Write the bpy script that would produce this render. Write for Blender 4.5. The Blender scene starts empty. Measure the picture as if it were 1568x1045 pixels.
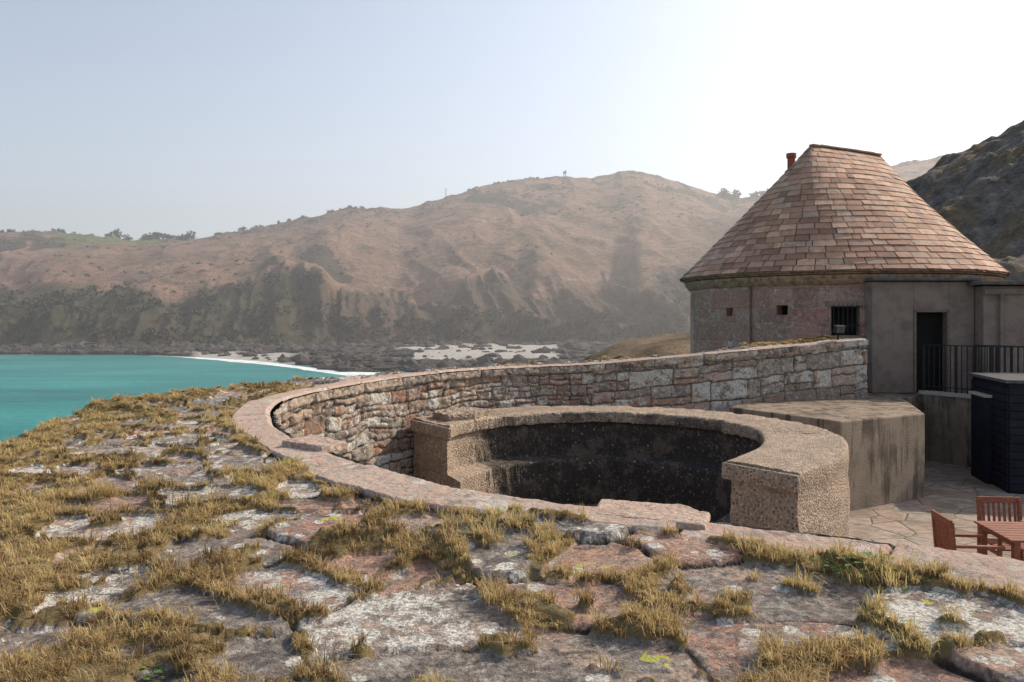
import bpy, math, random
import numpy as np
from mathutils import Vector
random.seed(7); RNG=np.random.default_rng(7)
sc=bpy.context.scene
sc.view_settings.view_transform='Standard'; sc.view_settings.look='None'; sc.view_settings.exposure=0

# ---------------- noise helpers ----------------
def h2(ix,iy,seed):
    ix=ix.astype(np.int64); iy=iy.astype(np.int64)
    n=(ix*374761393+iy*668265263+seed*2147483647)&0xffffffff
    n=((n^(n>>13))*1274126177)&0xffffffff
    n=((n^(n>>16))*2246822519)&0xffffffff
    n=n^(n>>15)
    return (n&0xffffff)/float(0xffffff)
def vn(x,y,seed=0):
    x=np.asarray(x,float); y=np.asarray(y,float)
    ix=np.floor(x); iy=np.floor(y); fx=x-ix; fy=y-iy
    fx=fx*fx*fx*(fx*(fx*6-15)+10); fy=fy*fy*fy*(fy*(fy*6-15)+10)
    a=h2(ix,iy,seed);b=h2(ix+1,iy,seed);c=h2(ix,iy+1,seed);d=h2(ix+1,iy+1,seed)
    return (a+(b-a)*fx)*(1-fy)+(c+(d-c)*fx)*fy
def fbm(x,y,oct=4,seed=0,g=.5):
    s=0;a=1;t=0
    for i in range(oct):
        s=s+a*vn(x*2**i+17.3*i,y*2**i-9.1*i,seed+i); t+=a; a*=g
    return s/t-.5
def ridged(x,y,oct=4,seed=0):
    s=0;a=1;t=0
    for i in range(oct):
        s=s+a*(1-np.abs(2*vn(x*2**i+5.3*i,y*2**i+3.1*i,seed+i)-1)); t+=a;a*=.5
    return s/t
def ss(a,b,x):
    t=np.clip((x-a)/(b-a),0,1); return t*t*(3-2*t)
def voro(x,y,cell,seed,jit=.9):
    X=x/cell;Y=y/cell;ix=np.floor(X);iy=np.floor(Y)
    f1=np.full(X.shape,9.);f2=np.full(X.shape,9.);idd=np.zeros(X.shape)
    sx=np.zeros(X.shape);sy=np.zeros(X.shape)
    for dx in (-1,0,1):
        for dy in (-1,0,1):
            cx=ix+dx;cy=iy+dy
            px=cx+.5+(h2(cx,cy,seed)-.5)*jit;py=cy+.5+(h2(cx,cy,seed+11)-.5)*jit
            d=np.hypot(px-X,py-Y);r=h2(cx,cy,seed+23)
            m=d<f1
            f2=np.where(m,f1,np.minimum(f2,d))
            idd=np.where(m,r,idd);sx=np.where(m,px,sx);sy=np.where(m,py,sy)
            f1=np.where(m,d,f1)
    return (f2-f1)*cell*.5,idd,sx*cell,sy*cell
def masonry(u,v,rowh,wid,seed,split=.4,warp=.03):
    vv=v+warp*2*fbm(u*1.3,v*1.3,2,seed+50)+warp*.8*fbm(u*6,v*6,2,seed+51)
    uu=u+warp*1.5*fbm(u*3,v*3,2,seed+52)
    rg=np.random.default_rng(seed)
    lo,hi=vv.min()-1,vv.max()+1
    edges=[lo]
    while edges[-1]<hi: edges.append(edges[-1]+rowh*rg.uniform(.65,1.35))
    edges=np.array(edges); r=np.searchsorted(edges,vv)-1
    v0=edges[r];v1=edges[np.minimum(r+1,len(edges)-1)]
    E=np.zeros(u.shape);R=np.zeros(u.shape)
    for k in np.unique(r):
        m=r==k
        ue=[uu.min()-1]
        um=uu.max()+1
        while ue[-1]<um: ue.append(ue[-1]+wid*rg.uniform(.45,1.6))
        ue=np.array(ue);c=np.searchsorted(ue,uu[m])-1
        a=ue[c];b=ue[np.minimum(c+1,len(ue)-1)]
        rnd=rg.random(len(ue))[c]; sp=rg.random(len(ue))[c]; sh=rg.uniform(.35,.65,len(ue))[c]
        V0=v0[m];V1=v1[m];mid=V0+(V1-V0)*sh
        low=vv[m]<mid
        dosp=sp<split
        V0b=np.where(dosp&~low,mid,V0);V1b=np.where(dosp&low,mid,V1)
        rnd=np.where(dosp&low,(rnd*7.13)%1,rnd)
        E[m]=np.minimum(np.minimum(uu[m]-a,b-uu[m]),np.minimum(vv[m]-V0b,V1b-vv[m]));R[m]=rnd
    return E,R

# ---------------- mesh helpers ----------------
def link(o,parent=None):
    sc.collection.objects.link(o)
    if parent: o.parent=parent
    return o
def empty(name):
    return link(bpy.data.objects.new(name,None))
def npmesh(name,V,F,mat,attrs={},parent=None,smooth=False):
    V=np.asarray(V,np.float32);F=np.asarray(F,np.int32);k=F.shape[1]
    me=bpy.data.meshes.new(name)
    me.vertices.add(len(V));me.vertices.foreach_set('co',V.ravel())
    me.loops.add(F.size);me.loops.foreach_set('vertex_index',F.ravel())
    me.polygons.add(len(F));me.polygons.foreach_set('loop_start',np.arange(0,F.size,k,dtype=np.int32))
    me.update(calc_edges=True)
    me.polygons.foreach_set('use_smooth',np.full(len(F),smooth))
    for n,a in attrs.items():
        at=me.attributes.new(n,'FLOAT','POINT');at.data.foreach_set('value',np.asarray(a,np.float32).ravel())
    me.materials.append(mat);me.update()
    return link(bpy.data.objects.new(name,me),parent)
def gridF(nu,nv):
    i=np.arange(nu-1)[:,None]*nv+np.arange(nv-1)[None,:]
    i=i.ravel();return np.stack([i,i+nv,i+nv+1,i+1],1)
def polys(name,verts,faces,mat,parent=None,bevel=0,smooth=False):
    me=bpy.data.meshes.new(name);me.from_pydata([tuple(v) for v in verts],[],faces);me.update()
    me.materials.append(mat)
    o=link(bpy.data.objects.new(name,me),parent)
    if bevel:
        b=o.modifiers.new('b','BEVEL');b.width=bevel;b.segments=2
    return o
def boxes(name,lst,mat,parent=None,bevel=0):
    V=[];F=[]
    for b in lst:
        cx,cy,cz,sx,sy,sz=b[:6];rz=b[6] if len(b)>6 else 0;rx=b[7] if len(b)>7 else 0
        n=len(V)
        for dx,dy,dz in [(-1,-1,-1),(1,-1,-1),(1,1,-1),(-1,1,-1),(-1,-1,1),(1,-1,1),(1,1,1),(-1,1,1)]:
            x,y,z=dx*sx/2,dy*sy/2,dz*sz/2
            y,z=y*math.cos(rx)-z*math.sin(rx),y*math.sin(rx)+z*math.cos(rx)
            V.append((cx+x*math.cos(rz)-y*math.sin(rz),cy+x*math.sin(rz)+y*math.cos(rz),cz+z))
        for f in [(0,3,2,1),(4,5,6,7),(0,1,5,4),(1,2,6,5),(2,3,7,6),(3,0,4,7)]:
            F.append([n+q for q in f])
    return polys(name,V,F,mat,parent,bevel)
def prism(name,pts,z0,z1,mat,parent=None,bevel=0):
    n=len(pts);V=[(x,y,z0) for x,y in pts]+[(x,y,z1) for x,y in pts]
    a=sum(pts[i][0]*pts[(i+1)%n][1]-pts[(i+1)%n][0]*pts[i][1] for i in range(n))
    F=[list(range(n))[::-1],list(range(n,2*n))]+[[i,(i+1)%n,n+(i+1)%n,n+i] for i in range(n)]
    if a<0: F=[f[::-1] for f in F]
    return polys(name,V,F,mat,parent,bevel)
def tube(name,p0,p1,r,mat,parent=None,seg=10,r2=None):
    p0=Vector(p0);p1=Vector(p1);d=(p1-p0).normalized()
    a=d.orthogonal().normalized();b=d.cross(a);r2=r if r2 is None else r2
    V=[];F=[]
    for k in range(seg):
        t=2*math.pi*k/seg;V.append(p0+(a*math.cos(t)+b*math.sin(t))*r)
    for k in range(seg):
        t=2*math.pi*k/seg;V.append(p1+(a*math.cos(t)+b*math.sin(t))*r2)
    for k in range(seg):F.append([k,(k+1)%seg,seg+(k+1)%seg,seg+k])
    F.append(list(range(seg))[::-1]);F.append(list(range(seg,2*seg)))
    return polys(name,V,F,mat,parent)

# ---------------- material helpers ----------------
class M:
    def __init__(s,name):
        s.m=bpy.data.materials.new(name);s.m.use_nodes=True;s.t=s.m.node_tree;s.N=s.t.nodes;s.L=s.t.links
        s.b=s.N['Principled BSDF'];s.out=s.N['Material Output']
        s.b.inputs['Roughness'].default_value=.9
        s.b.inputs['Specular IOR Level'].default_value=.2
        s.tc=s.N.new('ShaderNodeTexCoord').outputs['Object']
    def _in(s,sock,v):
        if isinstance(v,(int,float,tuple,list)):
            if isinstance(v,(tuple,list)) and len(v)==3 and sock.type=='RGBA': v=(*v,1)
            sock.default_value=v
        else: s.L.new(v,sock)
    def attr(s,n):
        a=s.N.new('ShaderNodeAttribute');a.attribute_name=n;return a.outputs['Fac']
    def noise(s,scale,det=4,rough=.6,vec=None,dist=0):
        n=s.N.new('ShaderNodeTexNoise');n.inputs['Scale'].default_value=scale;n.inputs['Detail'].default_value=det
        n.inputs['Roughness'].default_value=rough;n.inputs['Distortion'].default_value=dist
        s.L.new(vec or s.tc,n.inputs['Vector']);return n.outputs['Fac']
    def vor(s,scale,feat='F1',vec=None,out='Distance',rnd=1):
        n=s.N.new('ShaderNodeTexVoronoi');n.feature=feat;n.inputs['Scale'].default_value=scale
        n.inputs['Randomness'].default_value=rnd
        s.L.new(vec or s.tc,n.inputs['Vector']);return n.outputs[out]
    def map(s,scale=(1,1,1),rot=(0,0,0)):
        n=s.N.new('ShaderNodeMapping');n.inputs['Scale'].default_value=scale;n.inputs['Rotation'].default_value=rot
        s.L.new(s.tc,n.inputs['Vector']);return n.outputs[0]
    def math(s,op,a,b=0,c=0,clamp=False):
        n=s.N.new('ShaderNodeMath');n.operation=op;n.use_clamp=clamp
        s._in(n.inputs[0],a);s._in(n.inputs[1],b);s._in(n.inputs[2],c);return n.outputs[0]
    def step(s,x,a,b):
        n=s.N.new('ShaderNodeMapRange');n.interpolation_type='SMOOTHSTEP'
        s._in(n.inputs['Value'],x);n.inputs['From Min'].default_value=a;n.inputs['From Max'].default_value=b
        return n.outputs[0]
    def ramp(s,x,stops,const=False):
        n=s.N.new('ShaderNodeValToRGB');cr=n.color_ramp
        if const: cr.interpolation='CONSTANT'
        while len(cr.elements)<len(stops): cr.elements.new(.5)
        for e,(p,c) in zip(cr.elements,stops): e.position=p;e.color=(*c,1)
        s._in(n.inputs[0],x);return n.outputs[0]
    def mix(s,f,a,b,mode='MIX'):
        n=s.N.new('ShaderNodeMix');n.data_type='RGBA';n.blend_type=mode
        s._in(n.inputs[0],f);s._in(n.inputs[6],a);s._in(n.inputs[7],b);return n.outputs[2]
    def color(s,c): s._in(s.b.inputs['Base Color'],c)
    def bump(s,h,dist=.01,st=1,prev=None):
        n=s.N.new('ShaderNodeBump');n.inputs['Distance'].default_value=dist;n.inputs['Strength'].default_value=st
        s.L.new(h,n.inputs['Height'])
        if prev: s.L.new(prev,n.inputs['Normal'])
        s.L.new(n.outputs[0],s.b.inputs['Normal']);return n.outputs[0]

def stone_mat(name,pal,joint=(.12,.09,.07),jw=(0.003,.014),lich=.5,lsc=5,lcol=(.62,.6,.54),grass=False,dark=.4,bd=.012,jadd=0,yel=.8,lr=.26,grey=0):
    m=M(name);r=m.attr('rnd')
    n=m.noise(9,6,.65);n2=m.noise(45,5,.7)
    x=m.math('ADD',r,m.math('MULTIPLY',m.math('SUBTRACT',n,.5),.55))
    k=len(pal);c=m.ramp(x,[(i/(k-1),p) for i,p in enumerate(pal)])
    if grey: # grey crust spreading over the pink granite
        gq=m.step(m.math('ADD',m.noise(3.6,9,.78,dist=.3),m.math('MULTIPLY',m.math('SUBTRACT',r,.5),.25)),.485,.52)
        c=m.mix(m.math('MULTIPLY',gq,grey),c,m.mix(m.step(m.noise(22,5,.7),.42,.6),(.17,.155,.14),(.36,.335,.30)))
        c=m.mix(m.math('MULTIPLY',m.step(m.noise(16,6,.75),.56,.62),.7),c,(.115,.10,.088))
    c=m.mix(.85,c,m.ramp(n2,[(.3,(.3,.3,.3)),(.52,(.95,.95,.95)),(.72,(1.6,1.55,1.5))]),'MULTIPLY')
    dk=m.step(m.math('ADD',m.noise(7,7,.75,dist=.4),m.math('MULTIPLY',m.math('SUBTRACT',m.noise(1.7,2),.5),.4)),.55,.64)
    c=m.mix(m.math('MULTIPLY',dk,dark),c,(.085,.075,.066))
    r2=m.math('FRACT',m.math('MULTIPLY',r,13.7))
    la=m.math('ADD',m.noise(lsc,9,.75),m.math('MULTIPLY',m.math('SUBTRACT',r2,.5),lr))
    la=m.math('ADD',la,m.math('MULTIPLY',m.math('SUBTRACT',m.noise(1.1,2),.5),.25))
    la=m.step(la,.69-lich*.2,.70-lich*.2)
    ro=m.math('MULTIPLY',m.step(m.math('ADD',m.vor(8),m.math('MULTIPLY',m.math('SUBTRACT',m.noise(40,5,.75),.5),.4)),.32,.29),m.step(m.noise(2.5,3),.44,.52))
    la=m.math('MAXIMUM',la,m.math('MULTIPLY',ro,.95 if grass else .4))
    lc=m.mix(m.step(m.noise(65,5,.75),.44,.58),lcol,tuple(q*.42 for q in lcol))
    c=m.mix(la,c,lc)
    if yel:
        yl=m.step(m.math('ADD',m.noise(10,3,.6),m.math('MULTIPLY',m.noise(1.9,1),.5)),.97,.98)
        c=m.mix(m.math('MULTIPLY',yl,yel),c,(.5,.5,.06))
    je=m.math('ADD',m.attr('joint'),m.math('MULTIPLY',m.math('SUBTRACT',m.noise(30,4),.5),.012+jadd))
    jf=m.step(je,jw[0],jw[1])
    c=m.mix(jf,joint,c)
    if grass:
        cp=m.attr('coping')
        cc=m.mix(m.step(m.noise(12,7,.7),.42,.62),(.58,.39,.30),(.48,.41,.34))
        cc=m.mix(m.step(m.noise(38,5,.7),.5,.72),cc,(.22,.175,.15))
        cc=m.mix(m.step(m.noise(5,8,.75),.56,.60),cc,(.62,.55,.47))
        cc=m.mix(m.math('MULTIPLY',m.step(m.noise(3.5,8,.75),.57,.62),.65),cc,(.2,.17,.15))
        cc=m.mix(jf,joint,cc)
        c=m.mix(m.math('MULTIPLY',cp,.88),c,cc)
        gm=m.math('ADD',m.attr('grass'),m.math('MULTIPLY',m.math('SUBTRACT',m.noise(40,4),.5),.6))
        gc=m.ramp(m.noise(25,5,.7),[(.3,(.08,.058,.028)),(.5,(.25,.18,.085)),(.7,(.14,.13,.045))])
        c=m.mix(m.step(gm,.3,.6),c,gc)
    m.color(c)
    hh=m.math('ADD',m.math('ADD',m.noise(28,8,.72),m.math('MULTIPLY',m.noise(120,3,.7),.35)),m.math('MULTIPLY',m.noise(9,6,.7),1.2))
    m.bump(hh,bd,.95)
    return m.m

PALE=(.46,.40,.33);GREY=(.26,.235,.215);RUST=(.36,.19,.12);BROWN=(.27,.2,.15)
m_ramp=stone_mat('rampart_stone',[(.28,.235,.20),(.50,.30,.215),(.24,.205,.185),(.46,.35,.275),(.48,.265,.19),(.30,.25,.215),(.50,.33,.245),(.21,.18,.16)],lich=.36,lsc=8,grass=True,dark=.8,joint=(.045,.036,.028),jw=(.004,.013),lcol=(.76,.72,.64),lr=.26,bd=.026,grey=.8)
m_rub=stone_mat('rubble_wall_stone',[GREY,RUST,(.48,.37,.28),BROWN,PALE,(.16,.13,.115),(.54,.41,.31),GREY,(.42,.25,.17),(.50,.40,.33)],lich=.42,lsc=5,dark=.85,joint=(.10,.077,.06),jw=(.002,.018),lcol=(.70,.66,.59),yel=0,bd=.028,lr=.34)
m_tow=stone_mat('tower_granite',[(.36,.19,.145),(.46,.27,.21),(.30,.18,.145),(.48,.34,.27),(.38,.19,.14),(.40,.29,.24)],lich=.0,lsc=6,dark=.45,joint=(.40,.30,.25),jw=(.0,.006),bd=.02,yel=0)

def concrete_mat(name,base,peb=.5,dark=.5,streak=0,scale=38,stain_shade=False):
    m=M(name)
    v=m.vor(scale);vc=m.vor(scale,out='Color')
    sp=m.N.new('ShaderNodeSeparateColor');m.L.new(vc,sp.inputs[0])
    pc=m.ramp(sp.outputs[0],[(0,tuple(q*.35 for q in base)),(.4,tuple(q*.8 for q in base)),(.75,base),(1,tuple(min(.75,q*1.7) for q in base))])
    c=m.mix(m.math('MULTIPLY',m.step(v,.75,.3),peb),base,pc)
    c=m.mix(m.math('MULTIPLY',m.step(m.noise(2.5,6,.7),.42,.68),dark),c,tuple(q*.35 for q in base))
    c=m.mix(m.math('MULTIPLY',m.step(m.noise(6,7,.75),.6,.72),.6),c,(.34,.28,.16))
    if streak:
        st=m.math('ADD',m.noise(1,6,.75,vec=m.map((5,5,.5))),m.math('MULTIPLY',m.math('SUBTRACT',m.noise(1.2,3),.5),.5))
        c=m.mix(m.math('MULTIPLY',m.step(st,.45,.62),streak),c,tuple(q*.25 for q in base))
    if stain_shade:  # darker concrete: real stains, with the pit's shade painted into the colour
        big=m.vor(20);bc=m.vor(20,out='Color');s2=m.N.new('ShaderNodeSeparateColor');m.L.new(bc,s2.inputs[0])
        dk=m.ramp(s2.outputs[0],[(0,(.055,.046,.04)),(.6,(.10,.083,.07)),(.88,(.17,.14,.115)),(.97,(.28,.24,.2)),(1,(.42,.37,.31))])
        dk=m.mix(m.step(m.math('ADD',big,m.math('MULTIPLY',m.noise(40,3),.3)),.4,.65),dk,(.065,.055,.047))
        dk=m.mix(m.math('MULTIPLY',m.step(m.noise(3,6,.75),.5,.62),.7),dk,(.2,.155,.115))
        f=m.math('ADD',m.attr('stain_shade'),m.math('MULTIPLY',m.math('SUBTRACT',m.noise(2.2,7,.75),.5),1.3))
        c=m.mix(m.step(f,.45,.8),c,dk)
    m.color(c)
    h=m.math('ADD',m.math('MULTIPLY',m.step(v,.7,.1),peb),m.noise(60,5,.7))
    m.bump(h,.018,1)
    return m.m
m_conc=concrete_mat('pebble_concrete',(.44,.335,.25),.95,.45,stain_shade=True)
m_concd=concrete_mat('stained_concrete',(.34,.265,.195),.35,.45,.85,60)
m_annex=concrete_mat('rendered_wall',(.27,.205,.17),.12,.5,0,60)
m_slab=concrete_mat('pale_concrete',(.5,.45,.38),.2,.3,0,60)

def simple(name,col,rough=.7,nz=.25,scale=20,metal=0,spec=.3,vec=(1,1,1)):
    m=M(name);n=m.noise(scale,5,.65,vec=m.map(vec))
    c=m.mix(m.step(n,.3,.7),tuple(q*(1-nz) for q in col),tuple(min(1,q*(1+nz)) for q in col))
    m.color(c);m.b.inputs['Roughness'].default_value=rough;m.b.inputs['Metallic'].default_value=metal
    m.b.inputs['Specular IOR Level'].default_value=spec
    m.bump(n,.003,.5);return m.m
m_black=simple('black_metal',(.03,.028,.028),.6,spec=.1)
m_navy=simple('navy_cladding',(.014,.016,.024),.6,.3,4,spec=.15)
m_wood=simple('stained_wood',(.24,.085,.045),.55,.35,9,vec=(1,8,8))
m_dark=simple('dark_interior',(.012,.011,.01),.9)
m_lead=simple('roof_felt',(.10,.095,.095),.8,.3,8,spec=.1)
m_eave=simple('eave_stone',(.30,.19,.13),.85,.45,8,spec=.1)
m_pot=simple('terracotta',(.3,.08,.05),.8)
m_timber=simple('grey_timber',(.16,.12,.09),.8)
m_pipe=simple('painted_pipe',(.17,.11,.085),.7,spec=.1)

# ---------------- rampart path (metres, eye level z=0) ----------------
C=np.array([(6.0,.2,-.95,6),(4.2,1.5,-.95,6),(2.9,2.45,-.95,6),(2.0,3.12,-.95,6),(1.53,3.46,-.95,6),(.92,3.78,-.95,6),
(.29,4.07,-.95,6),(-.16,4.37,-.95,5.5),(-.52,4.73,-.95,5),(-1.33,5.8,-.955,4),(-2.04,7.0,-.96,3),(-2.42,8.0,-.97,2.45),(-2.6,8.6,-.96,2.25),
(-2.67,9.2,-.93,2.15),(-2.6,9.8,-.91,1.9),(-2.42,10.4,-.895,1.5),(-1.8,11.9,-.86,.95),(-.91,13.2,-.84,.85),(.2,14.15,-.83,.8),
(1.32,14.75,-.82,.8),(2.66,15.1,-.725,.8),(4.5,15.5,-.59,.8),(7.35,16.5,-.38,.8)])
def catmull(P,n=30):
    Q=np.vstack([2*P[0]-P[1],P,2*P[-1]-P[-2]]);out=[]
    for i in range(1,len(Q)-2):
        t=np.linspace(0,1,n,endpoint=False)[:,None]
        a,b,c,d=Q[i-1],Q[i],Q[i+1],Q[i+2]
        out.append(.5*((2*b)+(-a+c)*t+(2*a-5*b+4*c-d)*t**2+(-a+3*b-3*c+d)*t**3))
    out.append(P[-1:]);return np.vstack(out)
D=catmull(C)
cl=np.concatenate([[0],np.cumsum(np.hypot(*np.diff(D[:,:2],axis=0).T))]);LEN=cl[-1]
def at(s): return np.stack([np.interp(s,cl,D[:,k]) for k in range(4)],1)
T=np.gradient(D[:,:2],axis=0);T/=np.linalg.norm(T,axis=1)[:,None]
ker=np.hanning(41);ker/=ker.sum()
T=np.stack([np.convolve(np.pad(T[:,k],20,'edge'),ker,'valid') for k in range(2)],1);T/=np.linalg.norm(T,axis=1)[:,None]
def nrm(s):
    tx=np.interp(s,cl,T[:,0]);ty=np.interp(s,cl,T[:,1]);return np.stack([-ty,tx],1)
s_list=[0.]
while s_list[-1]<LEN:
    q=np.interp(s_list[-1],cl,D[:,1]);x=np.interp(s_list[-1],cl,D[:,0])
    s_list.append(s_list[-1]+(.05 if x>3.2 and q<3 else (.014 if q<6.5 else .026)))
S=np.array(s_list[:-1]+[LEN]);NT=400
P=at(S);Nn=nrm(S)
tau=np.linspace(0,1,NT)
t=P[:,3:4]*tau[None,:]
X=P[:,0:1]+Nn[:,0:1]*t;Y=P[:,1:2]+Nn[:,1:2]*t
SS=np.repeat(S[:,None],NT,1)
wx=X+.20*fbm(X*2.2,Y*2.2,4,90);wy=Y+.20*fbm(X*2.2,Y*2.2,4,95)
E,R,sx_,sy_=voro(wx*.85+wy*.25,wy*1.1,.50,5,1.0)
cw=.36+.05*np.sin(SS*1.7)+.12*fbm(SS*1.3,SS*0,2,3)
cop=(t<cw)
ce,cr=masonry(SS,np.zeros_like(SS)+.5,9,.8,31,0,.02)
Ec=np.minimum(ce+.0,cw-t)
E=np.where(cop,Ec,np.minimum(E,t-cw));R=np.where(cop,cr,R)
edge=ss(.002,.016,E)
narrow=ss(1.6,.9,P[:,3:4]*np.ones_like(t))
n1=fbm(X*1.5,Y*1.5,3,203);n2=fbm(X*5,Y*5,3,210);n5=fbm(X*11,Y*11,2,215)
jc=1-ss(.0,.07,E)
bias=.19*ss(1.0,2.6,t)*ss(.3,-2.0,X)*ss(2.0,3.2,Y)+.36*ss(3.1,2.2,Y)*ss(-.5,-1.3,X)+.12*ss(-2.6,-4,X)
bias=bias+.22*np.exp(-((t-cw-.06)/.06)**2)*(fbm(X*1.8,Y*1.8,2,300)>-.08)*(1-narrow)
bias=bias-.11*ss(.6,1.6,X)*ss(.5,.7,t)
G=ss(.165,.25,n1*.46+n2*.66+n5*.25+jc*.26+bias-.012)
G=np.where(cop,0,G)*(1-.75*narrow)
G=np.maximum(G,ss(.12,.03,(P[:,3:4]-t))*narrow*ss(.45,.6,vn(SS*1.2,SS*0,8))*.9)
G=np.maximum(G,narrow*ss(4.6,5.2,X)*ss(7.2,6.9,X)*ss(.2,.45,t))
Z=P[:,2:3]-.05*t+.04*fbm(X*.8,Y*.8,2,15)*ss(.3,1.5,t)
tilt=((R*17.3%1)-.5)*.10*(X-sx_)+((R*29.7%1)-.5)*.10*(Y-sy_)
tilt=np.clip(tilt,-.02,.02)
Z=Z+np.where(cop,.012+(cr-.5)*.024,(R-.5)*.038+tilt)*edge-.026*(1-edge)
Z=Z+.010*fbm(X*9,Y*9,4,40)+.009*fbm(X*28,Y*28,3,41)
Z=Z+G*(.016+.028*np.clip(n2+.5,0,1))*np.where(narrow>.5,1.8,1)
rough=ss(0,.05,t);Z=Z-.03*(1-rough)
Z=Z+.04*np.exp(-(((X+4.6)/.6)**2+((Y-9.1)/.9)**2))+.04*np.exp(-(((X+3.9)/.8)**2+((Y-10.6)/.7)**2))-.07*ss(-3.6,-4.6,X)*ss(9.5,7.5,Y)
V=np.stack([X,Y,Z],2)
rows=[]
od=np.array([.06,.18,.4,.8,1.4,2.4,4,6.5,10]);oz=np.array([.06,.22,.55,1.2,2.3,4.2,7.5,12,18.2])
for a,b in zip(od,oz):
    xx=X[:,-1]+Nn[:,0]*a;yy=Y[:,-1]+Nn[:,1]*a
    zz=np.maximum(Z[:,-1]-b+ .25*a*fbm(xx*.7,yy*.7,3,60),-19.5 )
    rows.append(np.stack([xx,yy,zz],1))
V=np.concatenate([V,np.stack(rows,1)],1);no=len(od)
ext=lambda A,v:np.concatenate([A,np.full((len(S),no),v)],1)
rampart=empty('stone_rampart')
npmesh('rampart_top',V.reshape(-1,3),gridF(len(S),NT+no)[:,::-1],m_ramp,
 {'rnd':ext(R,.3),'joint':ext(E,.1),'grass':ext(G,.9),'coping':ext(cop*1.,0)},rampart,True)

# inner masonry face
S2=np.arange(0,LEN,.021);P2=at(S2);N2=nrm(S2)
endn=N2[-1];ex=np.arange(.02,.85,.021)
A=np.concatenate([P2[:,:2],P2[-1,:2]+endn[None]*ex[:,None]]);
tz=np.concatenate([P2[:,2],np.full(len(ex),P2[-1,2])-.035*ex])
tdir=np.array([endn[1],-endn[0]])
NN=np.concatenate([-N2,np.tile(tdir,(len(ex),1))]);SA=np.concatenate([S2,S2[-1]+ex])
nv=112;vv=np.linspace(0,1,nv)[None,:]
depth=2.35*vv**1.1
U=np.repeat(SA[:,None],nv,1);VV=-depth+tz[:,None]*.0
E,R=masonry(U,VV,.22,.38,12,.5,.07)
E3,R3=masonry(U,VV,.36,.58,19,.4,.06)
big=(A[:,0:1]*np.ones_like(U)>1.5)
E=np.where(big,E3,E);R=np.where(big,(R3*.7+.3)%1,R)
cb=depth<.13
ce,cr=masonry(U,np.zeros_like(U)+.5,9,.8,31,0,.02)
E=np.where(cb,np.minimum(ce,np.abs(.13-depth)),E);R=np.where(cb,cr*.3+.5,R)
dd=.045*ss(0,.025,E)*(.3+R)+.06*fbm(U*7,VV*7,4,70)+.035*fbm(U*30,VV*30,3,71)+np.where(cb,.025,0)-.015
ZF=(tz[:,None]-.02-depth)
XF=A[:,0:1]+NN[:,0:1]*dd;YF=A[:,1:2]+NN[:,1:2]*dd
npmesh('rampart_face',np.stack([XF,YF,ZF],2).reshape(-1,3),gridF(len(SA),nv),m_rub,{'rnd':R,'joint':E},rampart,True)

# ---------------- grass ----------------
def grassmat():
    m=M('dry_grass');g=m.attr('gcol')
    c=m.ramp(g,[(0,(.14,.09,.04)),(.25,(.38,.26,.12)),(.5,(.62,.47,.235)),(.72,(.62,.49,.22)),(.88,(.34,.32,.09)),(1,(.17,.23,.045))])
    m.color(c);m.b.inputs['Roughness'].default_value=.7
    tr=m.N.new('ShaderNodeBsdfTranslucent');m.L.new(c,tr.inputs[0])
    mx=m.N.new('ShaderNodeMixShader');mx.inputs[0].default_value=.42
    m.L.new(m.b.outputs[0],mx.inputs[1]);m.L.new(tr.outputs[0],mx.inputs[2]);m.L.new(mx.outputs[0],m.out.inputs[0])
    return m.m
m_grass=grassmat()
dS=np.gradient(S)[:,None]*(1+t*.12);dT=P[:,3:4]/NT
area=dS*dT
dist=np.hypot(X,Y)
dens=np.where(dist<3.5,900,np.where(dist<6,520,220))*np.where(narrow>.5,1.3,1)
vis=(Y>1.6)&(np.abs(X)<.75*Y+.8)
w=(G**1.3*area*dens*vis).ravel();ntuft=int(w.sum());print('tufts',ntuft);ntuft=min(ntuft,9500)
idx=RNG.choice(len(w),ntuft,p=w/w.sum())
TX=X.ravel()[idx];TY=Y.ravel()[idx];TZ=Z.ravel()[idx];TG=G.ravel()[idx]
nb=38
tx=np.repeat(TX,nb);ty=np.repeat(TY,nb);tz_=np.repeat(TZ,nb);tg=np.repeat(TG,nb)
bigt=RNG.random(ntuft)**3
tsz=np.repeat((.40+.95*bigt)*(1+1.6*np.clip(fbm(TX*2.5,TY*2.5,2,430)+.02,0,.5)),nb)*(.5+.55*tg)
tcol=np.repeat(np.clip(.46+.95*fbm(TX*1.5,TY*1.5,3,400)+RNG.normal(0,.13,ntuft),0,1),nb)
n=len(tx);an=RNG.uniform(0,2*math.pi,n);rr=np.abs(RNG.normal(0,.02,n))*tsz
bx=tx+np.cos(an)*rr;by=ty+np.sin(an)*rr
ln=RNG.uniform(.018,.066,n)*tsz;lean=RNG.uniform(.3,1.5,n)
an2=an+RNG.normal(0,.7,n)
dx=np.cos(an2);dy=np.sin(an2)
dbl=np.hypot(bx,by);wd=.0006+.00032*dbl
px_,py_=-dy*wd,dx*wd
mx_=bx+dx*ln*.5*np.sin(lean*.6);my_=by+dy*ln*.5*np.sin(lean*.6);mz_=tz_+ln*.55*np.cos(lean*.5)
ex_=bx+dx*ln*np.sin(lean);ey_=by+dy*ln*np.sin(lean);ez_=tz_+ln*.95*np.cos(lean)
GV=np.stack([np.stack([bx-px_,by-py_,tz_-.008],1),np.stack([bx+px_,by+py_,tz_-.008],1),
 np.stack([mx_-px_*.8,my_-py_*.8,mz_],1),np.stack([mx_+px_*.8,my_+py_*.8,mz_],1),np.stack([ex_,ey_,ez_],1)],1).reshape(-1,3)
b0=np.arange(n)[:,None,None]*5
GF=(b0+np.array([[0,1,2],[1,3,2],[2,3,4]])[None]).reshape(-1,3)
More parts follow.
